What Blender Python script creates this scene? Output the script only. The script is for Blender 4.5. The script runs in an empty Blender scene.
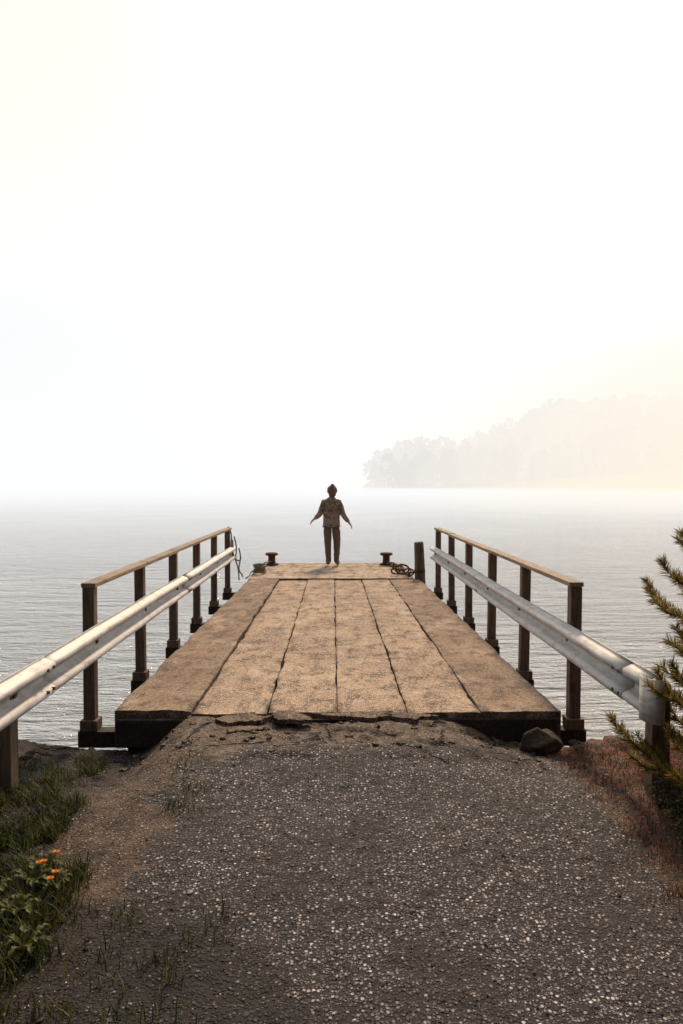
import bpy, math, random, bmesh
import numpy as np
from mathutils import Vector, Matrix
from mathutils import noise as mn
random.seed(7); rng=np.random.default_rng(7)
scene=bpy.context.scene
scene.view_settings.view_transform='Standard'; scene.view_settings.look='None'; scene.view_settings.exposure=0
R=math.radians

# ---------------------------------------------------------------- helpers
def link(o,parent=None):
    scene.collection.objects.link(o)
    if parent: o.parent=parent
    return o
def empty(name,loc=(0,0,0)):
    o=bpy.data.objects.new(name,None); o.location=loc; o.empty_display_size=.2
    return link(o)
def obj(name,V,F,mat=None,parent=None,smooth=False):
    me=bpy.data.meshes.new(name); me.from_pydata([tuple(map(float,v)) for v in V],[],[tuple(map(int,f)) for f in F]); me.update()
    if mat is not None:
        for m in (mat if isinstance(mat,(list,tuple)) else [mat]): me.materials.append(m)
    if smooth: me.shade_smooth()
    return link(bpy.data.objects.new(name,me),parent)
class MB:
    def __init__(s): s.V=[];s.F=[];s.M=[]
    def add(s,V,F,m=0):
        n=len(s.V); s.V.extend(V); s.F.extend([tuple(i+n for i in f) for f in F]); s.M.extend([m]*len(F))
    def box(s,c,d,m=0,rot=None,jit=0):
        V=[]
        for z in(-1,1):
            for y in(-1,1):
                for x in(-1,1):
                    v=Vector((x*d[0]/2,y*d[1]/2,z*d[2]/2))
                    if jit: v+=Vector([random.uniform(-jit,jit) for _ in range(3)])
                    if rot is not None: v=rot@v
                    V.append(tuple(v+Vector(c)))
        s.add(V,[(0,2,3,1),(4,5,7,6),(0,1,5,4),(2,6,7,3),(0,4,6,2),(1,3,7,5)],m)
    def tube(s,P,Rr,n=6,m=0,cap=True):
        P=[Vector(p) for p in P]; 
        if not hasattr(Rr,'__len__'): Rr=[Rr]*len(P)
        V=[];F=[];up=None
        for i,p in enumerate(P):
            t=(P[min(i+1,len(P)-1)]-P[max(i-1,0)]).normalized()
            if up is None:
                up=t.orthogonal().normalized()
            up=(up-t*up.dot(t)).normalized(); b=t.cross(up)
            for k in range(n):
                a=2*math.pi*k/n
                V.append(tuple(p+(up*math.cos(a)+b*math.sin(a))*Rr[i]))
        for i in range(len(P)-1):
            for k in range(n):
                F.append((i*n+k,i*n+(k+1)%n,(i+1)*n+(k+1)%n,(i+1)*n+k))
        if cap:
            F.append(tuple(range(n))[::-1]); F.append(tuple((len(P)-1)*n+k for k in range(n)))
        s.add(V,F,m)
    def lathe(s,prof,c,n=20,m=0):
        V=[];F=[]
        for r,z in prof:
            for k in range(n):
                a=2*math.pi*k/n; V.append((c[0]+r*math.cos(a),c[1]+r*math.sin(a),c[2]+z))
        for i in range(len(prof)-1):
            for k in range(n): F.append((i*n+k,i*n+(k+1)%n,(i+1)*n+(k+1)%n,(i+1)*n+k))
        F.append(tuple(range(n))[::-1]); F.append(tuple((len(prof)-1)*n+k for k in range(n)))
        s.add(V,F,m)
    def obj(s,name,mats,parent=None,smooth=False,bevel=0):
        o=obj(name,s.V,s.F,mats,parent,smooth)
        o.data.polygons.foreach_set('material_index',s.M)
        if bevel:
            b=o.modifiers.new('bevel','BEVEL'); b.width=bevel; b.segments=2; b.limit_method='ANGLE'
        return o
_tab=rng.random((256,256))
def vnoise(x,y):
    xi=np.floor(x).astype(int); yi=np.floor(y).astype(int); fx=x-xi; fy=y-yi
    fx=fx*fx*(3-2*fx); fy=fy*fy*(3-2*fy)
    a=_tab[xi%256,yi%256];b=_tab[(xi+1)%256,yi%256];c=_tab[xi%256,(yi+1)%256];d=_tab[(xi+1)%256,(yi+1)%256]
    return (a*(1-fx)+b*fx)*(1-fy)+(c*(1-fx)+d*fx)*fy
def fbm(x,y,o=4):
    x=np.asarray(x,float);y=np.asarray(y,float)
    s=0;a=.5
    for i in range(o):
        s=s+a*(vnoise(x+17.3*i,y+9.1*i)-.5)*2; x=x*2.03;y=y*2.03;a*=.5
    return s
def sm(a,b,x):
    t=np.clip((np.asarray(x,float)-a)/(b-a),0,1); return t*t*(3-2*t)

class NG:
    def __init__(s,name):
        s.mat=bpy.data.materials.new(name); s.mat.use_nodes=True; s.t=s.mat.node_tree; s.n=s.t.nodes
        s.b=s.n['Principled BSDF']; s.out=s.n['Material Output']; s.tc=s.n.new('ShaderNodeTexCoord')
    def L(s,a,b): s.t.links.new(a,b)
    def setin(s,node,i,v):
        if v is None: return
        if hasattr(v,'is_output'): s.L(v,node.inputs[i])
        else:
            if hasattr(v,'__len__') and len(v)==3 and node.inputs[i].type=='RGBA': v=(*v,1)
            node.inputs[i].default_value=v
    def mapping(s,scale=(1,1,1),src=None,rot=(0,0,0)):
        m=s.n.new('ShaderNodeMapping'); s.L(src or s.tc.outputs['Object'],m.inputs[0]); m.inputs['Scale'].default_value=scale; m.inputs['Rotation'].default_value=rot
        return m.outputs[0]
    def noise(s,scale,detail=4,rough=.55,vec=None,dist=0):
        m=s.n.new('ShaderNodeTexNoise'); s.L(vec or s.tc.outputs['Object'],m.inputs['Vector'])
        m.inputs['Scale'].default_value=scale; m.inputs['Detail'].default_value=detail; m.inputs['Roughness'].default_value=rough; m.inputs['Distortion'].default_value=dist
        return m.outputs['Fac']
    def vor(s,scale,feature='F1',out='Distance',vec=None,rand=1):
        m=s.n.new('ShaderNodeTexVoronoi'); m.feature=feature; s.L(vec or s.tc.outputs['Object'],m.inputs['Vector'])
        m.inputs['Scale'].default_value=scale; m.inputs['Randomness'].default_value=rand
        return m.outputs[out]
    def ramp(s,src,stops,interp='LINEAR'):
        m=s.n.new('ShaderNodeValToRGB'); s.L(src,m.inputs[0]); e=m.color_ramp.elements; m.color_ramp.interpolation=interp
        while len(e)<len(stops): e.new(.5)
        for i,(p,c) in enumerate(stops):
            e[i].position=p; e[i].color=(*c,1) if hasattr(c,'__len__') else (c,c,c,1)
        return m.outputs[0]
    def mix(s,f,a,b,mode='MIX'):
        m=s.n.new('ShaderNodeMix'); m.data_type='RGBA'; m.blend_type=mode
        for i,v in ((0,f),(6,a),(7,b)): s.setin(m,i,v)
        return m.outputs[2]
    def math(s,op,a,b=None,c=None,clamp=False):
        m=s.n.new('ShaderNodeMath'); m.operation=op; m.use_clamp=clamp
        for i,v in ((0,a),(1,b),(2,c)): s.setin(m,i,v)
        return m.outputs[0]
    def mr(s,src,a,b,c=0,d=1):
        m=s.n.new('ShaderNodeMapRange'); m.interpolation_type='SMOOTHSTEP'; s.L(src,m.inputs[0])
        for i,v in ((1,a),(2,b),(3,c),(4,d)): m.inputs[i].default_value=v
        return m.outputs[0]
    def bump(s,h,strength=.5,dist=.01,normal=None):
        m=s.n.new('ShaderNodeBump'); s.L(h,m.inputs['Height']); m.inputs['Strength'].default_value=strength; m.inputs['Distance'].default_value=dist
        if normal: s.L(normal,m.inputs['Normal'])
        return m.outputs[0]
    def sep(s,src):
        m=s.n.new('ShaderNodeSeparateXYZ'); s.L(src,m.inputs[0]); return m.outputs
    def attr(s,name):
        m=s.n.new('ShaderNodeAttribute'); m.attribute_name=name; return m.outputs['Fac']
    def done(s,col=None,rough=None,normal=None,metal=None,spec=None):
        s.setin(s.b,'Base Color',col); s.setin(s.b,'Roughness',rough); s.setin(s.b,'Normal',normal); s.setin(s.b,'Metallic',metal); s.setin(s.b,'Specular IOR Level',spec)
        return s.mat

# ---------------------------------------------------------------- materials
def mat_concrete(name,ca,cb,speck,dirty=.8):
    g=NG(name)
    big=g.noise(.9,6,.65); mid=g.noise(4.5,7,.72); st=g.noise(3,6,.65,vec=g.mapping((3,.6,1)))
    c=g.mix(g.mr(big,.38,.62),ca,cb)
    c=g.mix(g.mr(st,.5,.66,0,.65),c,(.13,.082,.052))
    c=g.mix(g.mr(mid,.47,.62,0,.8),c,(.07,.046,.031))
    lt=g.noise(1.9,6,.7,vec=g.mapping((1.4,.8,1))); c=g.mix(g.mr(lt,.52,.7,0,.6),c,(.6,.48,.37))
    e=g.math('ADD',g.attr('edge'),g.math('MULTIPLY',g.math('SUBTRACT',g.noise(5,7,.75),.5),2.2))
    rc=g.vor(72,out='Color'); d=g.vor(72); rv=g.sep(rc)[0]
    stone=g.math('MULTIPLY',g.mr(d,.55,.25),g.mr(rv,.4,.55))
    c=g.mix(g.math('MULTIPLY',stone,speck),c,g.ramp(rv,[(0,(.46,.36,.28)),(1,(.72,.62,.52))]))
    pit=g.math('MULTIPLY',g.mr(d,.55,.2),g.mr(rv,.38,.22)); c=g.mix(g.math('MULTIPLY',pit,.85),c,(.035,.024,.017))
    c=g.mix(g.mr(e,.6,1.05,0,dirty),c,(.045,.03,.021))
    h=g.math('ADD',g.math('MULTIPLY',d,-.8),g.math('MULTIPLY',mid,1.3))
    return g.done(c,.85,g.bump(h,.8,.01),spec=.25)
M_conc=mat_concrete('worn_concrete',(.43,.30,.205),(.30,.205,.14),.8)
M_concs=mat_concrete('edge_concrete',(.29,.195,.132),(.21,.14,.094),.4,.65)
M_slab=mat_concrete('pale_concrete',(.48,.36,.26),(.38,.28,.2),.4,.5)
def mat_wood(name,a,b,axis='z'):
    g=NG(name); sc={'z':(14,14,1.2),'y':(14,1.2,14),'x':(1.2,14,14)}[axis]
    v=g.mapping(sc); n=g.noise(3,6,.7,vec=v,dist=.6); n2=g.noise(5,4)
    c=g.mix(g.mr(n,.3,.7),a,b); c=g.mix(g.mr(n2,.5,.7,0,.5),c,tuple(x*.45 for x in a))
    return g.done(c,.75,g.bump(n,.7,.008),spec=.3)
M_post=mat_wood('weathered_post_wood',(.08,.052,.034),(.2,.14,.092))
M_hand=mat_wood('weathered_rail_wood',(.19,.13,.085),(.36,.265,.185),'y')
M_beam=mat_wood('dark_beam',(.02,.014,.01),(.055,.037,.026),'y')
g=NG('galvanised_steel'); n=g.noise(4,5,.6,vec=g.mapping((3,1,6))); n2=g.noise(9,7,.78); 
c=g.mix(g.mr(n,.35,.65),(.38,.36,.345),(.57,.55,.53)); c=g.mix(g.mr(n2,.52,.7,0,.75),c,(.19,.13,.09))
M_steel=g.done(c,g.mr(n,.3,.7,.5,.72),g.bump(n2,.3,.005),metal=.3)
g=NG('rusty_iron'); n=g.noise(18,6,.7); M_rust=g.done(g.mix(g.mr(n,.35,.65),(.04,.025,.017),(.12,.055,.028)),.8,g.bump(n,.6,.006),metal=.1)
g=NG('rope_fibre'); n=g.noise(60,3); M_rope=g.done(g.mix(n,(.08,.055,.035),(.25,.18,.11)),.9,g.bump(n,.6,.004))
g=NG('rock_surface'); n=g.noise(5,8,.65); n2=g.noise(30,4); c=g.mix(g.mr(n,.35,.65),(.025,.018,.014),(.09,.065,.048)); c=g.mix(g.mr(n2,.55,.7,0,.5),c,(.18,.14,.11))
M_rock=g.done(c,.85,g.bump(g.math('ADD',n,g.math('MULTIPLY',n2,.3)),1,.04),spec=.25)

g=NG('road_and_verge')
az=g.attr('asphalt'); dz=g.attr('soil_vignette'); du=g.attr('dusty')
d=g.vor(62); rc=g.vor(62,out='Color'); rv=g.sep(rc)
d2=g.vor(150); rv2=g.sep(g.vor(150,out='Color'))
big=g.noise(1.1,5,.6); mid=g.noise(5,6,.65); fine=g.noise(45,5,.7)
binder=g.mix(mid,(.009,.0075,.008),(.032,.025,.025))
stc=g.ramp(rv[0],[(0,(.028,.023,.024)),(.4,(.066,.055,.056)),(.68,(.15,.128,.126)),(.85,(.34,.30,.29)),(1,(.7,.64,.62))])
mask=g.mr(d,.55,.32)
asp=g.mix(mask,binder,stc)
s2=g.math('MULTIPLY',g.mr(d2,.5,.3),g.mr(rv2[1],.78,.86)); asp=g.mix(s2,asp,(.32,.28,.27))
asp=g.mix(g.mr(big,.46,.66,0,.45),asp,(.045,.032,.027))
asp=g.mix(g.mr(g.noise(2.2,7,.72),.47,.66,0,.65),asp,(.017,.013,.012))
cd=g.n.new('ShaderNodeTexNoise'); g.L(g.tc.outputs['Object'],cd.inputs['Vector']); cd.inputs['Scale'].default_value=5; cd.inputs['Detail'].default_value=5
va=g.n.new('ShaderNodeVectorMath'); va.operation='MULTIPLY_ADD'; g.L(cd.outputs['Color'],va.inputs[0]); va.inputs[1].default_value=(.22,.22,.22); g.L(g.mapping((1,1.8,1)),va.inputs[2])
cr=g.vor(1.25,'DISTANCE_TO_EDGE',vec=va.outputs[0])
py=g.sep(g.tc.outputs['Object'])[1]
crm=g.math('MULTIPLY',g.mr(cr,.022,.006),g.mr(py,4.1,4.8))
dm_=g.math('ADD',du,g.math('MULTIPLY',g.math('SUBTRACT',g.noise(4,7,.7),.5),1.5))
asp=g.mix(g.mr(dm_,.4,.75,0,.65),asp,g.mix(g.mr(g.noise(14,6,.7),.35,.65),(.08,.052,.036),(.28,.2,.14)))
asp=g.mix(crm,asp,(.012,.009,.007))
dirt=g.mix(g.mr(mid,.3,.7),(.04,.025,.018),(.14,.09,.062)); dirt=g.mix(g.mr(fine,.5,.7,0,.7),dirt,(.016,.011,.009))
ps=g.math('MULTIPLY',g.mr(d,.45,.3),g.mr(rv[1],.62,.74)); dirt=g.mix(ps,dirt,(.25,.2,.165))
am=g.math('ADD',az,g.math('MULTIPLY',g.math('SUBTRACT',g.noise(4.5,7,.72),.5),1.5)); am=g.mr(am,.42,.58)
c=g.mix(am,dirt,asp)
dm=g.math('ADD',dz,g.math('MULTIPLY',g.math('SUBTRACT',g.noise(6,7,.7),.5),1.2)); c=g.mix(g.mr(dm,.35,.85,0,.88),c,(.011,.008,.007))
red=g.attr('red'); c=g.mix(g.math('MULTIPLY',red,g.mr(g.noise(9,6,.7),.4,.6)),c,(.19,.045,.02))
h=g.math('ADD',g.math('MULTIPLY',mask,.7),g.math('ADD',g.math('MULTIPLY',fine,.8),g.math('MULTIPLY',crm,-2.5)))
M_ground=g.done(c,.8,g.bump(h,1,.013),spec=.3)
g=NG('broken_asphalt'); d=g.vor(62); rc=g.vor(62,out='Color'); n=g.noise(6,6,.65); n3=g.noise(14,6,.7)
c=g.mix(g.mr(d,.6,.35),(.04,.027,.02),g.ramp(g.sep(rc)[0],[(0,(.07,.05,.038)),(.7,(.19,.135,.1)),(1,(.42,.33,.27))])); c=g.mix(g.mr(n3,.42,.62,0,.7),c,(.2,.135,.09)); c=g.mix(g.mr(n,.5,.66,0,.7),c,(.035,.024,.018))
M_brk=g.done(c,.85,g.bump(g.math('ADD',g.math('MULTIPLY',d,-.5),n3),.9,.012),spec=.3)
g=NG('gravel_stone'); geo=g.n.new('ShaderNodeNewGeometry')
M_grav=g.done(g.ramp(geo.outputs['Random Per Island'],[(0,(.03,.024,.023)),(.5,(.095,.08,.075)),(.82,(.25,.215,.2)),(1,(.62,.56,.53))]),.8,spec=.3)

g=NG('lake_water'); 
w1=g.noise(1.2,6,.62,vec=g.mapping((.5,1.5,1))); w2=g.noise(6,4,.6,vec=g.mapping((.7,1.6,1))); w3=g.noise(.12,3,.5)
h=g.math('ADD',g.math('MULTIPLY',w1,1.0),g.math('MULTIPLY',w2,.3))
c=g.mix(g.mr(w3,.35,.65),(.40,.415,.425),(.5,.505,.5))
M_water=g.done(c,.05,g.bump(h,1,.8),spec=.6); g.b.inputs['IOR'].default_value=1.33

def leafmat(name,cols,trans=.35):
    g=NG(name); geo=g.n.new('ShaderNodeNewGeometry')
    c=g.ramp(geo.outputs['Random Per Island'],[(i/(len(cols)-1),q) for i,q in enumerate(cols)])
    g.done(c,.6,spec=.3)
    t=g.n.new('ShaderNodeBsdfTranslucent'); g.L(c,t.inputs[0]); m=g.n.new('ShaderNodeMixShader'); m.inputs[0].default_value=trans
    g.L(g.b.outputs[0],m.inputs[1]); g.L(t.outputs[0],m.inputs[2]); g.L(m.outputs[0],g.out.inputs[0]); return g.mat
M_grass=leafmat('grass_blades',[(.008,.014,.004),(.022,.034,.007),(.05,.062,.012),(.2,.17,.04)])
M_dry=leafmat('dry_herbs',[(.025,.025,.01),(.09,.045,.02),(.2,.06,.028),(.2,.14,.06)])
M_herb=leafmat('shrub_leaf',[(.015,.015,.006),(.05,.045,.014),(.14,.1,.03)])
M_leaf=leafmat('dandelion_leaf',[(.02,.035,.007),(.14,.14,.025)])
M_petal=leafmat('dandelion_petal',[(.8,.26,.02),(.9,.4,.03)],.3)
M_needle=leafmat('pine_needles',[(.04,.034,.009),(.13,.1,.024),(.28,.2,.05),(.5,.35,.09)],.5)
M_bark=mat_wood('pine_bark',(.05,.03,.018),(.12,.075,.045))
M_far=leafmat('distant_foliage',[(.03,.02,.008),(.1,.07,.03)],.2)

# ---------------------------------------------------------------- ground
def coords(lo,hi,step,far,n=16):
    core=np.arange(lo,hi+1e-6,step); g1=np.geomspace(step*2,far,n)
    return np.concatenate([lo-g1[::-1],core,hi+g1])
xs=coords(-3.2,3.2,.016,500); ys=np.concatenate([1.2-np.geomspace(.04,500,16)[::-1],np.arange(1.2,6.2,.016),6.2+np.geomspace(.05,60,12)])
def gh(x,y):
    x=np.asarray(x,float);y=np.asarray(y,float)
    z=-.075+.06*sm(3.7,5.0,y)
    z=z-.2*sm(.6,1.45,x)*sm(3.8,5.1,y)-.24*sm(.98,1.35,-x)*sm(3.7,5.0,y)
    v=np.maximum(sm(1.0,1.5,-x),sm(1.5,2.0,x))
    z=z+v*(.05*fbm(x*1.7,y*1.7,5)+.01)+v*.03*fbm(x*11,y*11,3)
    z=z+.018*fbm(x*1.1+5,y*1.1,3)*(1-sm(4.6,5.1,y)*(1-v))
    z=z+.009*fbm(x*13,y*13,4)+.006*fbm(x*38,y*38,2)
    z=z-.04*sm(.0,.45,fbm(x*2.6+3,y*4.6+8,5))*sm(4.2,4.7,y)*(1-v)
    ysn=5.22+.22*fbm(x*.9,x*0+3.3,4)*sm(1.2,2.2,np.abs(x))+.05*sm(1.5,2.4,np.abs(x))+1.2*fbm(x*.08,x*0+1,3)*sm(5,15,np.abs(x))
    under=sm(5.17,5.22,y)*(1-sm(1.65,1.8,np.abs(x-.04)))
    z=z-.33*under
    dd=np.maximum(y-ysn,0)
    z=z-np.minimum(dd*1.3,3.2) + sm(0,.3,dd)*.12*fbm(x*2.2,y*2.2,4)*(dd<3)
    return z
X,Y=np.meshgrid(xs,ys); Z=gh(X,Y)
nx,ny=len(xs),len(ys)
co=np.stack([X.ravel(),Y.ravel(),Z.ravel()],1)
I=np.arange(nx*ny).reshape(ny,nx); F=np.stack([I[:-1,:-1].ravel(),I[:-1,1:].ravel(),I[1:,1:].ravel(),I[1:,:-1].ravel()],1)
me=bpy.data.meshes.new('ground'); me.vertices.add(len(co)); me.vertices.foreach_set('co',co.ravel())
me.loops.add(F.size); me.loops.foreach_set('vertex_index',F.ravel()); me.polygons.add(len(F)); me.polygons.foreach_set('loop_start',np.arange(len(F))*4)
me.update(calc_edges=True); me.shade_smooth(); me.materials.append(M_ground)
x,y=co[:,0],co[:,1]
edgeL=np.where(y<3.2,-.82-.05*(3.2-y),-.82-.12*(y-3.2))
edgeR=1.45+0*y
asph=np.clip(.5+(x-edgeL)*1.7,0,1)*np.clip(.5+(edgeR-x)*2.0,0,1)
soil_vignette=np.exp(-(((x+.85)/.6)**2+((y-2.35)/.6)**2))*1.5+.8*sm(1.7,2.1,x)*sm(2.4,3.2,y)+.9*sm(-1.0,-1.5,x)+.45*sm(3.0,1.9,y)  # dark soil and verges, plus vignette painted in at left and nearest ground
red=sm(1.35,1.7,x)*sm(2.9,3.5,y)*.85
dusty=sm(4.2,5.0,y)*.7+.35*np.exp(-((x+.75)/.25)**2)*sm(3.0,3.8,y)+.2*np.exp(-((x-.1)/.8)**2)*sm(3.4,4.4,y)
for nme,val in (('asphalt',asph),('soil_vignette',soil_vignette),('red',red),('dusty',dusty)):
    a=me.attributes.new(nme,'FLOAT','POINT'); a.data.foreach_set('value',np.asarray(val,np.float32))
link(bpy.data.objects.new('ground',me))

Wz=-1.12
obj('lake_water',[(-3000,3,Wz),(3000,3,Wz),(3000,3500,Wz),(-3000,3500,Wz)],[(0,1,2,3)],M_water)

# loose gravel
ico=np.array([(0,0,1),(.9,0,.3),(.28,.85,.3),(-.73,.53,.3),(-.73,-.53,.3),(.28,-.85,.3),(0,0,-.6)])
icf=np.array([(0,1,2),(0,2,3),(0,3,4),(0,4,5),(0,5,1),(6,2,1),(6,3,2),(6,4,3),(6,5,4),(6,1,5)])
N=24000
gx=rng.uniform(-1.9,2.3,N); gy=1.5+3.65*rng.random(N)**1.2; gz=gh(gx,gy)
s=.0022+.005*rng.random(N)**2.5; s*=np.where(rng.random(N)<.012,2.3,1)
a=rng.random(N)*6.28; q=rng.uniform(.6,1.3,(N,3)); ca,sa=np.cos(a),np.sin(a)
bx=ico[None,:,0]*q[:,0:1]; by=ico[None,:,1]*q[:,1:2]; bz=ico[None,:,2]*q[:,2:3]
VX=(bx*ca[:,None]-by*sa[:,None])*s[:,None]+gx[:,None]; VY=(bx*sa[:,None]+by*ca[:,None])*s[:,None]+gy[:,None]; VZ=bz*s[:,None]*.7+(gz+s*.15)[:,None]
obj('gravel',np.stack([VX.ravel(),VY.ravel(),VZ.ravel()],1).tolist(),(icf[None]+7*np.arange(N)[:,None,None]).reshape(-1,3).tolist(),M_grav)

# rocks
def rockmesh(c,s,seed,sub=4):
    bm=bmesh.new(); bmesh.ops.create_icosphere(bm,subdivisions=sub,radius=1)
    o=Vector((seed*3.1,seed*1.7,seed)); rr=random.Random(seed)
    cuts=[Vector((rr.uniform(-1,1),rr.uniform(-1,1),rr.uniform(-.4,1))).normalized() for _ in range(12)]
    for v in bm.verts:
        p=v.co.copy()
        for k in cuts:
            d=p.dot(k)
            if d>.6: p-=k*(d-.6)*.95
        p*=1+.25*mn.noise(p*1.6+o)+.13*mn.noise(p*4+o)+.06*mn.noise(p*10+o)
        v.co=Vector((p.x*s[0],p.y*s[1],p.z*s[2]))+Vector(c)
    V=[tuple(v.co) for v in bm.verts];F=[[v.index for v in f.verts] for f in bm.faces]; bm.free(); return V,F
mb=MB(); mb.add(*rockmesh((1.41,5.0,-.12),(.17,.1,.1),3)); mb.obj('boulder',M_rock,smooth=True)
mb=MB()
for i in range(150):
    side=random.choice((-1,1)); near=i<110
    xx=side*random.uniform(1.5,4.2) if near else side*random.uniform(4.2,14); yy=random.uniform(4.95,5.9)
    s=random.uniform(.03,.085) if near else random.uniform(.1,.3)
    if near and random.random()<.12: s*=1.6
    zz=float(gh(xx,yy))
    mb.add(*rockmesh((xx,yy,zz+s*.05),(s*random.uniform(.8,1.6),s,s*random.uniform(.4,.7)),i+10,3))
mb.obj('shore_rocks',M_rock,smooth=False)

# cracked asphalt crust at the joint
mb=MB()
def plate(cx,cy,r,z,th,tilt,asp=1.6):
    n=random.randint(7,10); P=[]
    for k in range(n):
        a=2*math.pi*k/n+random.uniform(-.25,.25); rr=r*random.uniform(.5,1.15); P.append((cx+rr*asp*math.cos(a),cy+rr*math.sin(a)))
    Q=[]
    for k in range(n):
        a=P[k];b=P[(k+1)%n]
        for t in (0,.17,.33,.5,.67,.83): Q.append((a[0]+(b[0]-a[0])*t+random.uniform(-.01,.01),a[1]+(b[1]-a[1])*t+random.uniform(-.01,.01)))
    m=len(Q); V=[(q[0],q[1],z-th+(q[0]-cx)*tilt[0]+(q[1]-cy)*tilt[1]) for q in Q]+[(q[0],q[1],z+(q[0]-cx)*tilt[0]+(q[1]-cy)*tilt[1]+random.uniform(-.002,.002)) for q in Q]
    mb.add(V,[tuple(range(m,2*m))]+[(k,(k+1)%m,m+(k+1)%m,m+k) for k in range(m)])
plate(-.62,5.07,.12,.012,.03,(.01,.03)); plate(-.30,5.1,.11,.010,.03,(-.02,.03),2); plate(-.93,5.03,.08,-.012,.03,(.06,.05))
plate(.16,5.12,.10,.015,.03,(0,.02),3.2); plate(.52,5.12,.08,.006,.03,(-.03,.02),2.4); plate(-.62,4.88,.07,-.006,.02,(.0,.06),2.6)
for k in range(70):
    px=random.uniform(-1.4,1.35); py=random.uniform(4.55,5.15); plate(px,py,random.uniform(.008,.024),float(gh(px,py))+.008,.03,(random.uniform(-.2,.2),random.uniform(-.2,.2)),1.2)
mb.obj('broken_asphalt',M_brk)

# ---------------------------------------------------------------- pier
pier=empty('concrete_pier')
Y0,YJ,YE=5.19,12.72,15.35
def tap(x,y):
    t=(y-Y0)/(YJ-Y0); return x*(1-t*.075)
def slab(x0,x1,y0,y1,z,th,mat,name,step=.03,seed=0,taper=True):
    nx=max(4,int((x1-x0)/step)); ny=int((y1-y0)/step); gx=np.linspace(x0,x1,nx+1); gy=np.linspace(y0,y1,ny+1)
    X,Y=np.meshgrid(gx,gy)
    Zt=z+.009*fbm(X*2+seed*7,Y*2,4)+.003*fbm(X*14,Y*14+seed,3)
    ed=np.minimum(X-x0,x1-X)
    Xj=X+np.where(X<=x0+1e-6,1,0)*np.clip(.0+.026*fbm(Y*3+seed*3.1,Y*0+seed,6),0,.06)-np.where(X>=x1-1e-6,1,0)*np.clip(.0+.026*fbm(Y*3-seed*5.1,Y*0+seed,6),0,.06)
    Zt=Zt-.010*np.exp(-ed/.015)*np.clip(.3+1.8*fbm(Y*3,X*0+seed,4),0,2)
    ey=np.minimum(Y-y0,y1-Y)
    Yj=Y+np.where(Y<=y0+1e-6,1,0)*.035*fbm(X*5,X*0+seed+2,5)
    if taper: Xj=tap(Xj,Y)
    edge=np.clip(.8*np.exp(-ed/.055)+.5*np.exp(-ey/.12),0,1)
    V=np.stack([Xj.ravel(),Yj.ravel(),Zt.ravel()],1).tolist(); n=len(V); I=np.arange(n).reshape(ny+1,nx+1)
    F=np.stack([I[:-1,:-1].ravel(),I[:-1,1:].ravel(),I[1:,1:].ravel(),I[1:,:-1].ravel()],1).tolist(); nt=len(F)
    rim=list(I[0,:])+list(I[1:,-1])+list(I[-1,-2::-1])+list(I[-2:0:-1,0])
    top=[];low=[]; ev=list(edge.ravel())
    for r in rim: top.append(len(V)); V.append(list(V[r])); ev.append(.9)
    for r in rim: low.append(len(V)); V.append([V[r][0],V[r][1],z-th]); ev.append(1.)
    m=len(rim)
    for k in range(m): F.append([top[k],low[k],low[(k+1)%m],top[(k+1)%m]])
    F.append(low)
    o=obj(name,V,F,mat,pier,True)
    a=o.data.attributes.new('edge','FLOAT','POINT'); a.data.foreach_set('value',np.asarray(ev,np.float32))
    sm_=np.ones(len(F),bool); sm_[nt:]=False; o.data.polygons.foreach_set('use_smooth',sm_)
    return o
ex=[-1.56,-1.0,-.47,.03,.53,1.05,1.62]
for i in range(6):
    outer=i in(0,5)
    slab(ex[i]+.003,ex[i+1]-.003,Y0+random.uniform(-.012,.012),YJ-.02,(-.006 if i%2 else .004)+(.014 if outer else 0),.2,M_concs if outer else M_conc,'deck_plank_%d'%(i+1),seed=i+1)
slab(-1.47,1.42,YJ+.015,YE,.022,.24,M_slab,'end_slab',seed=9,taper=False)
mb=MB()
mb.box((.03,5.19,-.135),(3.12,.07,.2)); mb.box((.0,9.0,-.13),(2.7,7.3,.1))  # front beam, then an added dark filler sheet so the seams read dark
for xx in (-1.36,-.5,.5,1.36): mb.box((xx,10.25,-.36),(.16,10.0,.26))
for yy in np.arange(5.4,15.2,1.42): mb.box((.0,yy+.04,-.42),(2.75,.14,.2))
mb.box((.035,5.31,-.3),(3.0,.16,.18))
mb.obj('beams_and_seam_filler',M_beam,pier,bevel=.008)
mb=MB()
for yy in (7.2,10.2,13.0,15.0):
    for xx in (-1.2,1.2): mb.tube([(xx,yy,-.45),(xx,yy,-4)],.13,14)
mb.obj('pilings',M_rust,pier,True)

post_y=[5.44+1.42*k for k in range(6)]
def railing(side,xp,deck):
    s=side; e=empty('pier_railing'); mb=MB()
    for k,yy in enumerate(post_y):
        rot=Matrix.Rotation(random.uniform(-.01,.01),3,'Y')@Matrix.Rotation(random.uniform(-.008,.008),3,'X')
        mb.box((xp,yy,.33),(.085,.085,1.07),rot=rot)
        mb.box((xp,yy,-.15),(.125,.135,.08))
    mb.obj('posts',M_post,e,bevel=.006)
    mb=MB()
    for yy in post_y:
        x0=deck-s*.3; x1=xp+s*.08; mb.box(((x0+x1)/2,yy+.001,-.252),(abs(x1-x0),.12,.12))
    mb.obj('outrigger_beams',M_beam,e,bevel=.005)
    mb=MB(); yb=[5.39,8.3,11.1,12.72]
    for a,b in zip(yb[:-1],yb[1:]):
        mb.box((xp+random.uniform(-.004,.004),(a+b)/2,.883+random.uniform(-.003,.003)),(.105,b-a-.008,.034))
    mb.obj('handrail',M_hand,e,bevel=.005)
railing(-1,-1.79,-1.5); railing(1,1.79,1.55)

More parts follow.
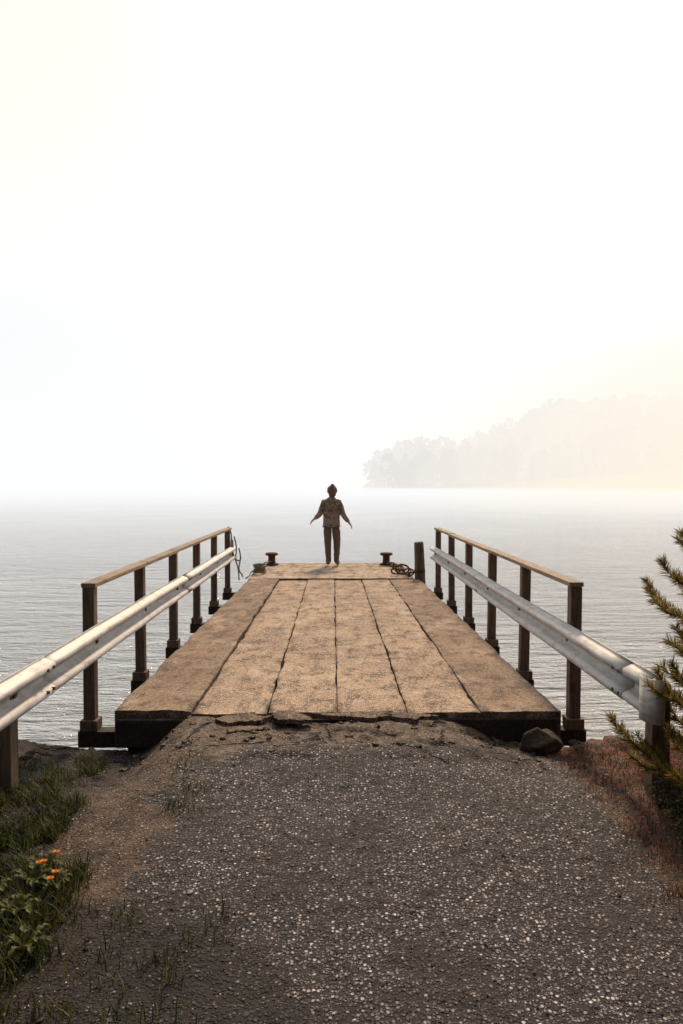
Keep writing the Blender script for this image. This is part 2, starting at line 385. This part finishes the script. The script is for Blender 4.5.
def guardrail(s,xp,y0,y1,extra):
    e=empty('steel_guardrail'); H=.125
    prof=[(-1,.012),(-.93,.006),(-.86,.03),(-.72,.072),(-.62,.08),(-.45,.076),(-.32,.04),(-.17,.006),(0,0)]
    prof=prof+[(-a,b) for a,b in prof[-2::-1]]
    xi=xp-s*.075; zc=.463
    def strip(ya,yb,off,name):
        yy=np.linspace(ya,yb,max(3,int((yb-ya)/.3))); V=[];F=[];n=len(prof)
        for j,y_ in enumerate(yy):
            wob=.004*math.sin(y_*1.3+s)+.003*math.sin(y_*3.7)
            for a,b in prof: V.append((xi-s*(b-.035+off+wob*.8),y_,zc+a*H+wob))
        for j in range(len(yy)-1):
            for k in range(n-1): F.append((j*n+k,j*n+k+1,(j+1)*n+k+1,(j+1)*n+k))
        o=obj(name,V,F,M_steel,e,True); m=o.modifiers.new('thick','SOLIDIFY'); m.thickness=.004; m.offset=0
    cuts=[y1]
    while cuts[-1]-4.26>y0: cuts.append(cuts[-1]-4.26)
    cuts.append(y0); cuts=cuts[::-1]
    for i in range(len(cuts)-1): strip(cuts[i],cuts[i+1]+(.16 if i<len(cuts)-2 else 0),.0052*(i%2),'w_beam_%d'%(i+1))
    mb=MB()
    for c_ in cuts[1:-1]:
        for dy in (.03,.12):
            for dz in (-.065,.065): mb.tube([(xi-s*.02,c_+dy,zc+dz),(xi-s*.056,c_+dy,zc+dz)],.011,6)
    for yy in post_y+extra: mb.tube([(xi+s*.04,yy,zc),(xi+s*.018,yy,zc)],.018,6)
    mb.obj('bolts',M_rust,e)
    mb=MB()
    for yy in extra: mb.box((xp,yy,.1),(.1,.1,.86))
    if extra: mb.obj('shore_posts',M_post,e,bevel=.006)
    if s>0:
        V=[];F=[];n=9
        for k in range(n):
            a=math.pi*k/(n-1)
            for z_ in (-H*.95,H*.95): V.append((xi-.05+.11*(1-math.cos(a))/2,y0+.04-.12*math.sin(a),zc+z_))
        for k in range(n-1): F.append((2*k,2*k+1,2*k+3,2*k+2))
        o=obj('end_cap',V,F,M_steel,e,True); m=o.modifiers.new('t','SOLIDIFY'); m.thickness=.005
guardrail(-1,-1.79,-3.6,12.8,[4.02,2.6,1.18,-.24,-1.66,-3.08]); guardrail(1,1.79,3.92,12.75,[4.02])

for xx in (-1.24,1.08):
    mb=MB(); yy=14.95
    mb.lathe([(.14,0),(.14,.025),(.085,.03),(.075,.06),(.07,.17),(.085,.19),(.125,.2),(.13,.225),(.115,.245),(.06,.255)],(xx,yy,.024),24)
    for k in range(4):
        a=k*math.pi/2+.78; mb.tube([(xx+.115*math.cos(a),yy+.115*math.sin(a),.03),(xx+.115*math.cos(a),yy+.115*math.sin(a),.062)],.012,6)
    mb.obj('mooring_bollard',M_rust,smooth=True)
mb=MB(); mb.tube([(1.53,12.9,-3),(1.53,12.9,-.2),(1.515,12.9,.3),(1.50,12.9,.62),(1.498,12.9,.64)],[.1,.095,.088,.082,.07],14); mb.tube([(1.52,12.9,.1),(1.518,12.9,.16)],.097,14,1)
mb.obj('mooring_pile',[M_post,M_rust])
mb=MB()
def ring(c,r,t,ax):
    q=Vector(ax).normalized().to_track_quat('Z','Y'); P=[]
    for k in range(15):
        a=2*math.pi*k/14; P.append(Vector(c)+q@Vector((r*math.cos(a),r*.7*math.sin(a),0)))
    mb.tube(P,t,6)
for k in range(20):
    ring((1.34-.012*k+.05*math.sin(k*.9),12.95+.1*k,.05+.04*abs(math.sin(k))),.06,.013,(math.cos(k*1.57),random.uniform(-.3,.3),math.sin(k*1.57)+.3))
ring((1.23,13.1,.14),.12,.018,(.2,1,.15)); ring((1.34,13.0,.1),.09,.015,(.5,1,.1)); ring((1.13,13.3,.08),.08,.015,(.3,1,.4))
mb.obj('mooring_chain',M_rust,smooth=True)
mb=MB()
def hang(a,b,sag,n=18,r=.012,wob=.02):
    P=[]
    for k in range(n+1):
        t=k/n; P.append((a[0]+(b[0]-a[0])*t+wob*math.sin(9*t),a[1]+(b[1]-a[1])*t+wob*math.cos(7*t),a[2]+(b[2]-a[2])*t-sag*4*t*(1-t)))
    mb.tube(P,r,6)
hang((-1.79,12.65,.9),(-1.72,12.6,.7),.5); hang((-1.79,12.6,.92),(-1.62,12.65,.0),-.1); hang((-1.7,12.7,.75),(-1.6,12.7,.4),.2); hang((-1.62,12.7,.55),(-1.58,12.75,.05),.1)
hang((-1.5,12.7,.03),(-1.42,14.0,.05),-.02); hang((-1.42,14.0,.05),(-1.24,14.9,.1),-.04)
P=[]
for k in range(60):
    a=k*.5; P.append((-1.34+.1*math.cos(a)*(1+.15*math.sin(a*.3)),13.5+.2*math.sin(a),.045+.0024*k))
mb.tube(P,.014,6)
mb.obj('mooring_rope',M_rope,smooth=True)

# ---------------------------------------------------------------- person
def skin(V,E,Rd,root=0,sub=2,name='tmp'):
    me=bpy.data.meshes.new(name); me.from_pydata(V,E,[]); o=bpy.data.objects.new(name,me); scene.collection.objects.link(o)
    m=o.modifiers.new('skin','SKIN'); m.use_smooth_shade=True; m.branch_smoothing=.3
    if len(me.skin_vertices)==0:
        bpy.context.view_layer.objects.active=o
        with bpy.context.temp_override(object=o,active_object=o): bpy.ops.mesh.customdata_skin_add()
    sv=me.skin_vertices[0].data
    for i,r in enumerate(Rd): sv[i].radius=(r,r); sv[i].use_root=(i==root)
    s=o.modifiers.new('sub','SUBSURF'); s.levels=sub; s.render_levels=sub
    dg=bpy.context.evaluated_depsgraph_get(); dg.update(); em=bpy.data.meshes.new_from_object(o.evaluated_get(dg))
    VV=[tuple(v.co) for v in em.vertices]; FF=[tuple(p.vertices) for p in em.polygons]
    bpy.data.objects.remove(o); bpy.data.meshes.remove(em); return VV,FF
g=NG('patterned_jacket_cloth'); n=g.noise(9,4,.6); n2=g.noise(19,4,.6)
c=g.ramp(n,[(0,(.12,.09,.07)),(.42,(.24,.185,.14)),(.5,(.38,.31,.245)),(.56,(.17,.125,.095)),(1,(.34,.27,.21))]); c=g.mix(g.mr(n2,.5,.6,0,.5),c,(.42,.34,.28))
M_jack=g.done(c,.9,g.bump(n2,.4,.01),spec=.2)
g=NG('trouser_cloth'); n=g.noise(40,4); M_tr=g.done(g.mix(n,(.13,.1,.08),(.22,.175,.14)),.9,g.bump(n,.3,.004),spec=.2)
g=NG('shoe_rubber'); n=g.noise(30,3); M_shoe=g.done(g.mix(n,(.15,.12,.1),(.32,.27,.23)),.7)
g=NG('skin'); n=g.noise(20,3); M_skin=g.done(g.mix(n,(.42,.25,.18),(.5,.31,.23)),.55)
g=NG('brown_hair'); n=g.noise(6,5,.6,vec=g.mapping((20,20,3))); M_hair=g.done(g.mix(n,(.1,.06,.035),(.26,.16,.09)),.6,g.bump(n,.6,.008))
g=NG('eye_dark'); M_eye=g.done((.03,.02,.015),.3)
per=empty('person',(-.03,14.75,.03)); per.scale=(.98,.98,.94)
V=[(0,0,.93),(0,-.005,1.08),(0,-.01,1.26),(0,-.01,1.38),(.008,0,1.455),(.012,.012,1.52),(.014,.01,1.59),(.014,.005,1.645),
   (-.155,-.01,1.36),(-.225,-.08,1.10),(-.36,.05,.985),
   (.155,-.01,1.36),(.232,-.07,1.08),(.36,.05,.91),
   (-.08,0,.87),(-.075,.01,.49),(-.06,-.03,.09),(-.08,.11,.045),
   (.08,0,.87),(.115,.06,.49),(.098,-.03,.09),(.14,.11,.045)]
E=[(0,1),(1,2),(2,3),(3,4),(4,5),(5,6),(6,7),(3,8),(8,9),(9,10),(3,11),(11,12),(12,13),(0,14),(14,15),(15,16),(16,17),(0,18),(18,19),(19,20),(20,21)]
Rd=[.13,.105,.12,.09,.052,.06,.088,.055,.052,.04,.026,.052,.04,.026,.105,.076,.058,.044,.105,.076,.058,.044]
VV,FF=skin(V,E,Rd,0)
VV=[(x,y*.8 if z>.8 and abs(x)<.2 and z<1.45 else y,z if z>.02 else .0+z*.2) for x,y,z in VV]
VV=[(x+(.01*mn.noise(Vector((x*10,y*10,z*16))) if .1<z<.9 else 0),y+(.01*mn.noise(Vector((x*10+5,y*10,z*16))) if .1<z<.9 else 0),z) for x,y,z in VV]
def fc(f): return [sum(VV[i][k] for i in f)/len(f) for k in range(3)]
mi=[]
for f in FF:
    c=fc(f); mi.append(2 if c[2]<.095 else 1 if c[2]<.96 and abs(c[0])<.24 else 0)
o=obj('body',VV,FF,[M_skin,M_tr,M_shoe],per,True); o.data.polygons.foreach_set('material_index',mi)
V=[(0,0,1.0),(0,0,.84),(0,-.005,1.14),(0,-.01,1.26),(0,-.012,1.35),(.005,-.02,1.43),
   (-.155,-.01,1.345),(-.228,-.08,1.10),(-.345,.04,.998),(.155,-.01,1.345),(.235,-.07,1.08),(.348,.04,.925)]
E=[(1,0),(0,2),(2,3),(3,4),(4,5),(4,6),(6,7),(7,8),(4,9),(9,10),(10,11)]
VV,FF=skin(V,E,[.178,.185,.172,.168,.125,.085,.078,.064,.048,.078,.064,.048],0)
VV=[(x*(1+.04*mn.noise(Vector((x*12,y*12,z*9)))),y*(.72 if abs(x)<.2 else .9)+.016*mn.noise(Vector((x*9,y*9,z*14))),z+.008*mn.noise(Vector((x*20,y*20,z*8)))) for x,y,z in VV]
obj('jacket',VV,FF,M_jack,per,True)
VV,FF=skin([(-.1,-.05,1.43),(0,-.115,1.415),(.1,-.05,1.43),(0,-.12,1.33)],[(0,1),(1,2),(1,3)],[.055,.068,.055,.04],1); obj('hood',VV,FF,M_jack,per,True)
mb=MB()
def blob(c,s,seed,sub=3,amp=.06,m=0):
    bm=bmesh.new(); bmesh.ops.create_icosphere(bm,subdivisions=sub,radius=1)
    VV=[]
    for v in bm.verts:
        p=v.co.copy(); k=1+amp*mn.noise(Vector((p.x*4,p.y*4,p.z*1.5))+Vector((seed,0,0)))
        VV.append(tuple(Vector((p.x*s[0]*k,p.y*s[1]*k,p.z*s[2]*k))+Vector(c)))
    FF=[[v.index for v in f.verts] for f in bm.faces]; bm.free()
    mb.add(VV,FF,m)
blob((.014,-.02,1.6),(.1,.1,.108),1,4,.14); blob((.014,-.05,1.52),(.075,.055,.07),5,3,.15); blob((.02,-.05,1.70),(.042,.04,.036),2,3,.25)
mb.obj('hair',M_hair,per,True)
mb=MB()
blob((.014,.1,1.585),(.012,.02,.02),1,2,0); blob((-.078,.015,1.585),(.014,.02,.03),1,2,0); blob((.106,.015,1.585),(.014,.02,.03),1,2,0)
blob((.014,.088,1.545),(.025,.01,.008),1,2,0,1); blob((-.018,.088,1.605),(.012,.008,.008),1,2,0,2); blob((.046,.088,1.605),(.012,.008,.008),1,2,0,2)
g=NG('lips'); M_lip=g.done((.4,.14,.12),.5)
mb.obj('face_features',[M_skin,M_lip,M_eye],per,True)
def hand(w,d,side,name):
    d=Vector(d).normalized(); out=Vector((0,1,0)); out=(out-d*out.dot(d)).normalized(); nrm=d.cross(out)*side
    w=Vector(w); AV=[];AF=[]
    def addm(v,f):
        n=len(AV); AV.extend(v); AF.extend([tuple(i+n for i in q) for q in f])
    V=[tuple(w-d*.03),tuple(w+d*.02),tuple(w+d*.055+out*.014),tuple(w+d*.055-out*.014),tuple(w+d*.085+out*.018),tuple(w+d*.082-out*.018)]
    addm(*skin(V,[(0,1),(1,2),(1,3),(2,4),(3,5),(4,5)],[.024,.026,.02,.02,.015,.015],1,1))
    for k,(o_,l) in enumerate(((.03,.068),(.01,.077),(-.01,.072),(-.029,.056))):
        b=w+d*.07+out*o_; c1=b+d*l*.45+nrm*-.004+out*o_*.25; c2=c1+(d*.85-nrm*.5).normalized()*l*.32; c3=c2+(d*.5-nrm*.85).normalized()*l*.26
        addm(*skin([tuple(b),tuple(c1),tuple(c2),tuple(c3)],[(0,1),(1,2),(2,3)],[.0098,.009,.0082,.007],0,1))
    b=w+d*.025+out*.02; c1=b+(d*.6+out).normalized()*.035; c2=c1+(d+out*.5).normalized()*.028; c3=c2+(d+out*.1).normalized()*.02
    addm(*skin([tuple(b),tuple(c1),tuple(c2),tuple(c3)],[(0,1),(1,2),(2,3)],[.012,.0105,.009,.008],0,1))
    obj(name,AV,AF,M_skin,per,True)
hand((-.36,.05,.985),(-.6,.2,-.65),-1,'left_hand'); hand((.36,.05,.91),(.5,.15,-.75),1,'right_hand')

# ---------------------------------------------------------------- pine
def pine(base,height,seed,rad,pw=3.5):
    rnd=random.Random(seed); e=empty('pine_tree',base); tb=MB(); NV=[];NF=[]
    def needles(P,dens,ln):
        for i in range(len(P)-1):
            a=Vector(P[i]);b=Vector(P[i+1]); t=(b-a); L=t.length; t.normalize(); n=int(L*dens); u=t.orthogonal().normalized(); w=t.cross(u)
            for k in range(n):
                p=a+(b-a)*rnd.random(); an=rnd.uniform(0,6.28); o=u*math.cos(an)+w*math.sin(an)
                ang=rnd.uniform(.5,1.15); d=(t*math.cos(ang)+o*math.sin(ang)+Vector((0,0,.12))).normalized(); l=ln*rnd.uniform(.7,1.15)
                sd=d.cross(Vector((rnd.uniform(-1,1),rnd.uniform(-1,1),rnd.uniform(-1,1)))).normalized()*.0017
                m=len(NV); q=p+d*l; mid=p+d*l*.5+o*.002
                NV.extend([tuple(p-sd),tuple(p+sd),tuple(mid+sd),tuple(q),tuple(mid-sd)]); NF.append((m,m+1,m+2,m+3,m+4))
    tb.tube([(0,0,-.1),(.01,0,height*.3),(-.01,.01,height*.6),(0,0,height*.97)],[.04,.03,.02,.006],9)
    needles([(0,0,height*.8),(0,0,height*.98)],900,.055)
    z=.1
    while z<height*.95:
        f=z/height; nb=rnd.randint(5,7); a0=rnd.random()*6
        for k in range(nb):
            a=a0+6.28*k/nb+rnd.uniform(-.35,.35); Lb=rad*(1-f**pw)*rnd.uniform(.5,1.25)+.1
            P=[]
            for j in range(6):
                t=j/5; r=Lb*t; P.append(Vector((math.cos(a)*r,math.sin(a)*r,z+Lb*(.05*t+.42*t*t)+rnd.uniform(-.014,.014))))
            tb.tube(P,[.011*(1-t/6)*(.5+Lb) for t in range(6)],5)
            needles(P[2:],820,.058)
            for j in (1,2,3,4):
                for sgn in (-1,1):
                    if rnd.random()<.2: continue
                    aa=a+sgn*rnd.uniform(.5,.9); l=Lb*rnd.uniform(.24,.45); s=P[j]; Q=[s,s+Vector((math.cos(aa)*l*.5,math.sin(aa)*l*.5,l*.12)),s+Vector((math.cos(aa)*l,math.sin(aa)*l,l*.5))]
                    tb.tube(Q,[.005,.004,.002],4); needles(Q,900,.055)
            needles([P[5],P[5]+Vector((math.cos(a)*.03,math.sin(a)*.03,.06))],1500,.048)
        z+=rnd.uniform(.13,.19)
    tb.obj('trunk_and_branches',M_bark,e,True); obj('needles',NV,NF,M_needle,e)
pine((2.06,3.62,float(gh(2.06,3.62))),1.5,4,.44)
pine((2.85,4.4,float(gh(2.85,4.4))),1.2,9,.4)

# ---------------------------------------------------------------- grass and herbs
def blades(name,pts,mat,hmin,hmax,wid,lean=.5):
    pts=np.array(pts); Z=gh(pts[:,0],pts[:,1]); V=[];F=[]
    for (x,y),z in zip(pts.tolist(),Z.tolist()):
        z-=.004; h=random.uniform(hmin,hmax); a=random.uniform(0,6.28); l=h*random.uniform(.1,lean); w=wid*random.uniform(.6,1.2)
        dx,dy=math.cos(a),math.sin(a); sx,sy=-dy*w,dx*w; m=len(V)
        for t in (0,.4,.75):
            ww=1-t*.6; V.append((x+dx*l*t*t-sx*ww,y+dy*l*t*t-sy*ww,z+h*t*(1-.15*t))); V.append((x+dx*l*t*t+sx*ww,y+dy*l*t*t+sy*ww,z+h*t*(1-.15*t)))
        V.append((x+dx*l,y+dy*l,z+h*.86)); F+= [(m,m+1,m+3,m+2),(m+2,m+3,m+5,m+4),(m+4,m+5,m+6)]
    return obj(name,V,F,mat)
pts=[]
for k in range(640):
    cx=-1.06-abs(random.gauss(0,.4)); cy=random.uniform(1.9,5.0)
    if cy>3.95 and cx>-1.5: continue
    if 3.2<cy<3.95 and cx>-1.33: continue
    for j in range(random.randint(16,60)): pts.append((cx+random.gauss(0,.03),cy+random.gauss(0,.03)))
for k in range(60):
    cx=random.uniform(-1.1,-.4); cy=random.uniform(1.95,2.9)
    for j in range(10): pts.append((cx+random.gauss(0,.03),cy+random.gauss(0,.03)))
for k in range(12):
    cx=random.gauss(-.8,.06); cy=random.gauss(4.0,.16)
    for j in range(14): pts.append((cx+random.gauss(0,.04),cy+random.gauss(0,.04)))
blades('grass',pts,M_grass,.02,.1,.0026,1.0)
pts=[]
for k in range(420):
    cx=1.42+abs(random.gauss(0,.42)); cy=random.uniform(2.8,5.1)
    if cx<1.7 and random.random()<.45: continue
    for j in range(random.randint(8,30)): pts.append((cx+random.gauss(0,.04),cy+random.gauss(0,.04)))
blades('dry_grass',pts,M_dry,.012,.06,.0025,1.1)
def shrub(name,cs,n,mat,lmin=.008,lmax=.018):
    V=[];F=[]
    for k in range(n):
        c=random.choice(cs)
        p=Vector((random.gauss(0,1),random.gauss(0,1),random.gauss(0,1))).normalized()*random.uniform(.45,1); p*=1+.5*mn.noise(p*3+Vector(c[:3]))
        x_=c[0]+p.x*c[3]; y_=c[1]+p.y*c[3]; z_=float(gh(c[0],c[1]))+max(.0,c[2]+p.z*c[2]*1.3)
        q=Vector((random.gauss(0,1),random.gauss(0,1),random.gauss(0,.6)+.3)).normalized(); r=q.orthogonal().normalized(); l=random.uniform(lmin,lmax)
        m=len(V); a=Vector((x_,y_,z_)); V+=[tuple(a),tuple(a+q*l+r*l*.35),tuple(a+q*l*2),tuple(a+q*l-r*l*.35)]; F.append((m,m+1,m+2,m+3))
    obj(name,V,F,mat)
shrub('low_shrub',[(1.8,3.62,.1,.15),(1.72,3.35,.07,.13),(1.95,3.5,.14,.2),(2.0,3.15,.1,.22),(1.78,3.8,.08,.1),(2.25,3.6,.15,.25)],11000,M_herb)
shrub('low_shrub',[(-1.75,3.55,.06,.14),(-1.6,3.3,.05,.12),(-1.95,3.8,.07,.16),(-1.5,3.05,.04,.12)],7000,M_grass)
def dandelion(x,y,fl):
    z=float(gh(x,y)); mb=MB()
    for k in range(11):
        a=6.28*k/11+random.uniform(-.3,.3); L=random.uniform(.05,.11); V=[];F=[];n=9
        for j in range(n):
            t=j/(n-1); w=(.004+.010*math.sin(t*2.7))*(1 if j%2 else .45); cx=x+math.cos(a)*L*t; cy=y+math.sin(a)*L*t; cz=z+.01+.06*math.sin(t*2.2)
            V+=[(cx-math.sin(a)*w,cy+math.cos(a)*w,cz+.004),(cx,cy,cz),(cx+math.sin(a)*w,cy-math.cos(a)*w,cz+.004)]
        for j in range(n-1):
            F+=[(3*j,3*j+1,3*j+4,3*j+3),(3*j+1,3*j+2,3*j+5,3*j+4)]
        mb.add(V,F,0)
    for q in range(fl):
        hx=x+random.uniform(-.07,.07); hy=y+random.uniform(-.07,.07); hz=z+random.uniform(.07,.13); mb.tube([(x,y,z),((x+hx)/2,(y+hy)/2,z+(hz-z)*.6),(hx,hy,hz)],.002,5,0)
        for rr,cnt,up in ((.014,22,.35),(.011,18,.8),(.007,12,1.4)):
            for k in range(cnt):
                a=6.28*k/cnt+random.uniform(-.1,.1); c_,s_=math.cos(a),math.sin(a); w=.002
                tx,ty,tz=hx+c_*rr,hy+s_*rr,hz+rr*up*.6+.002
                mb.add([(hx,hy,hz),(tx-s_*w,ty+c_*w,tz),(tx+s_*w,ty-c_*w,tz)],[(0,1,2)],1)
    mb.obj('dandelion',[M_leaf,M_petal])
for (px,py,fl) in ((-1.24,3.02,2),(-1.14,3.0,2),(-1.24,3.14,1),(-1.85,4.0,1),(-1.3,2.55,0),(-1.22,2.8,0),(-1.35,2.9,1),(-1.1,2.6,0)): dandelion(px,py,fl)

# ---------------------------------------------------------------- island
isl=empty('wooded_island')
cx=np.array([0,17,24,50,79,107,136,166,230,330,420]); chh=np.array([-2,0,6,16,14,29,39,41,42,30,5])
gx=np.arange(5,430,5.); gy=np.arange(340,560,10.)
def ih(x,y): 
    return np.interp(x,cx,chh)*np.sin(np.clip((y-345)/110,0,1)*math.pi/2)*(1-sm(500,560,y))+2*fbm(x*.05,y*.05,3)+Wz-1.0+2.2*sm(342,352,y)*sm(14,22,x)
X,Y=np.meshgrid(gx,gy); Z=ih(X,Y); Z[0,:]=Wz-2
V=np.stack([X.ravel(),Y.ravel(),Z.ravel()],1); I=np.arange(len(V)).reshape(Z.shape); F=np.stack([I[:-1,:-1].ravel(),I[:-1,1:].ravel(),I[1:,1:].ravel(),I[1:,:-1].ravel()],1)
obj('island_ground',V,F,M_far,isl,True)
mb=MB(); V=[];F=[]
for k in range(620):
    x_=19+random.random()**.85*300; y_=random.uniform(350,470); z_=float(ih(x_,y_)); H_=random.uniform(9,17)*(.5+.5*min(1,(x_-14)/14)); rr=H_*random.uniform(.28,.42); con=random.random()<.25
    mb.tube([(x_,y_,z_-1),(x_,y_,z_+H_*.9)],[.3,.08],5)
    for j in range(80):
        t=random.random()**.8; rad=rr*((1-t)*1.2+.1 if con else math.sin(min(1,t*.85+.15)*math.pi)**.5); a=random.random()*6.28; q=math.sqrt(random.random())*rad
        p=Vector((x_+q*math.cos(a),y_+q*math.sin(a),z_+H_*(.08+.92*t))); s_=random.uniform(.8,1.7)
        n_=Vector((random.gauss(0,1),random.gauss(0,1),random.gauss(0,1))).normalized(); u=n_.orthogonal().normalized()*s_; w=n_.cross(u)
        m=len(V); V+=[tuple(p+u),tuple(p+w),tuple(p-u*.8),tuple(p-w*1.1)]; F.append((m,m+1,m+2,m+3))
mb.obj('trunks',M_bark,isl); obj('tree_crowns',V,F,M_far,isl)

# ---------------------------------------------------------------- fog banks (homogeneous mist, scattered light put in as emission)
def mist(name,col,sig,glow=1.0):
    fm=bpy.data.materials.new(name); fm.use_nodes=True; t=fm.node_tree; t.nodes.clear()
    out=t.nodes.new('ShaderNodeOutputMaterial')
    ab=t.nodes.new('ShaderNodeVolumeAbsorption'); ab.inputs['Color'].default_value=(0,0,0,1); ab.inputs['Density'].default_value=sig
    em=t.nodes.new('ShaderNodeEmission'); em.inputs[0].default_value=(*col,1); em.inputs[1].default_value=sig*glow
    ad=t.nodes.new('ShaderNodeAddShader'); t.links.new(ab.outputs[0],ad.inputs[0]); t.links.new(em.outputs[0],ad.inputs[1]); t.links.new(ad.outputs[0],out.inputs['Volume'])
    return fm
mb=MB(); mb.box((0,1010,28.95),(2600,1990,60)); mb.obj('fog',mist('mist',(1.02,1.025,1.02),.0040))
# denser mist lying on the water
mb=MB(); mb.box((0,1009,.0),(2560,1970,2.4)); mb.obj('fog',mist('surface_mist',(.955,.968,.975),.009))
def puff(c,r,mat):
    bm=bmesh.new(); bmesh.ops.create_icosphere(bm,subdivisions=5,radius=1)
    VV=[(v.co.x*r[0]+c[0],v.co.y*r[1]+c[1],v.co.z*r[2]+c[2]) for v in bm.verts]; FF=[[v.index for v in f.verts] for f in bm.faces]; bm.free()
    m=MB(); m.add(VV,FF); m.obj('fog',mat)
mw=mist('warm_glow_mist',(1.15,.80,.36),.0021)  # warm light on this mist is put into its emission colour
puff((260,330,-5),(262,190,78),mw); puff((235,300,-5),(205,150,66),mw); puff((250,310,-5),(170,170,95),mw); puff((300,300,-5),(200,200,60),mw)
# low self-glowing warm mist, added to tint the nearer water on the right
ml=mist('warm_glow_low_mist',(1.12,.90,.62),.0065)
puff((85,110,-4),(80,92,9),ml); puff((70,80,-4),(62,62,7),ml)
mc=mist('cool_grey_mist',(.76,.81,.87),.0011)  # cool grey tint on the left, set in the mist colour
puff((-300,420,-5),(300,330,120),mc); puff((-280,400,-5),(210,250,80),mc)

# ---------------------------------------------------------------- world
SUN_EL=R(42); SUN_AZ=R(12)
w=bpy.data.worlds.new('World'); scene.world=w; w.use_nodes=True; t=w.node_tree; t.nodes.clear()
class G2(NG):
    def __init__(s,t): s.t=t; s.n=t.nodes
G=G2(t); G.tc=t.nodes.new('ShaderNodeTexCoord')
wo=t.nodes.new('ShaderNodeOutputWorld'); sky=t.nodes.new('ShaderNodeTexSky'); sky.sky_type='NISHITA'; sky.sun_disc=False; sky.sun_elevation=SUN_EL; sky.sun_rotation=SUN_AZ; sky.dust_density=4
D=G.sep(G.tc.outputs['Generated'])
col=G.mix(G.mr(D[0],-.08,-.42),(1.14,1.14,1.12),(.87,.90,.935))
col=G.mix(G.mr(D[2],.1,.42),col,(1.16,1.16,1.14))
warm=G.math('MULTIPLY',G.mr(D[0],.08,.5),G.mr(D[2],.32,.02)); col=G.mix(warm,col,(1.1,.9,.62))
vm=t.nodes.new('ShaderNodeVectorMath'); vm.operation='DOT_PRODUCT'; t.links.new(G.tc.outputs['Generated'],vm.inputs[0]); vm.inputs[1].default_value=Vector((-.40,.80,.5)).normalized()
col=G.mix(G.mr(vm.outputs['Value'],.955,1.0,0,.9),col,(1.08,1.02,.86))
back=G.mr(D[1],.35,-.35); col=G.mix(back,col,(.17,.17,.19))
dn=G.mr(D[2],-.02,-.1); col=G.mix(dn,col,(.25,.25,.25))
b1=t.nodes.new('ShaderNodeBackground'); t.links.new(sky.outputs[0],b1.inputs[0]); b1.inputs[1].default_value=.05
b2=t.nodes.new('ShaderNodeBackground'); t.links.new(col,b2.inputs[0]); b2.inputs[1].default_value=1.0
mx=t.nodes.new('ShaderNodeMixShader'); mx.inputs[0].default_value=.95; t.links.new(b1.outputs[0],mx.inputs[1]); t.links.new(b2.outputs[0],mx.inputs[2]); t.links.new(mx.outputs[0],wo.inputs[0])
sd=bpy.data.lights.new('sun','SUN'); sd.energy=5.0; sd.angle=R(8); sd.color=(1,.75,.50); so=link(bpy.data.objects.new('sun',sd))
dirv=Vector((math.sin(SUN_AZ)*math.cos(SUN_EL),math.cos(SUN_AZ)*math.cos(SUN_EL),math.sin(SUN_EL))); so.rotation_euler=dirv.to_track_quat('Z','Y').to_euler(); so.location=(0,0,30)

# ---------------------------------------------------------------- camera
f=740.; cd=bpy.data.cameras.new('camera'); cd.sensor_fit='VERTICAL'; cd.sensor_height=36; cd.lens=f/1024*36; cd.clip_end=6000; cd.clip_start=.05
cam=link(bpy.data.objects.new('camera',cd)); cam.location=(0,0,1.6)
pitch=math.atan((512-487)/f); yaw=math.atan((341.5-333)/f)
cam.rotation_euler=(R(90)-pitch,0,-yaw); scene.camera=cam
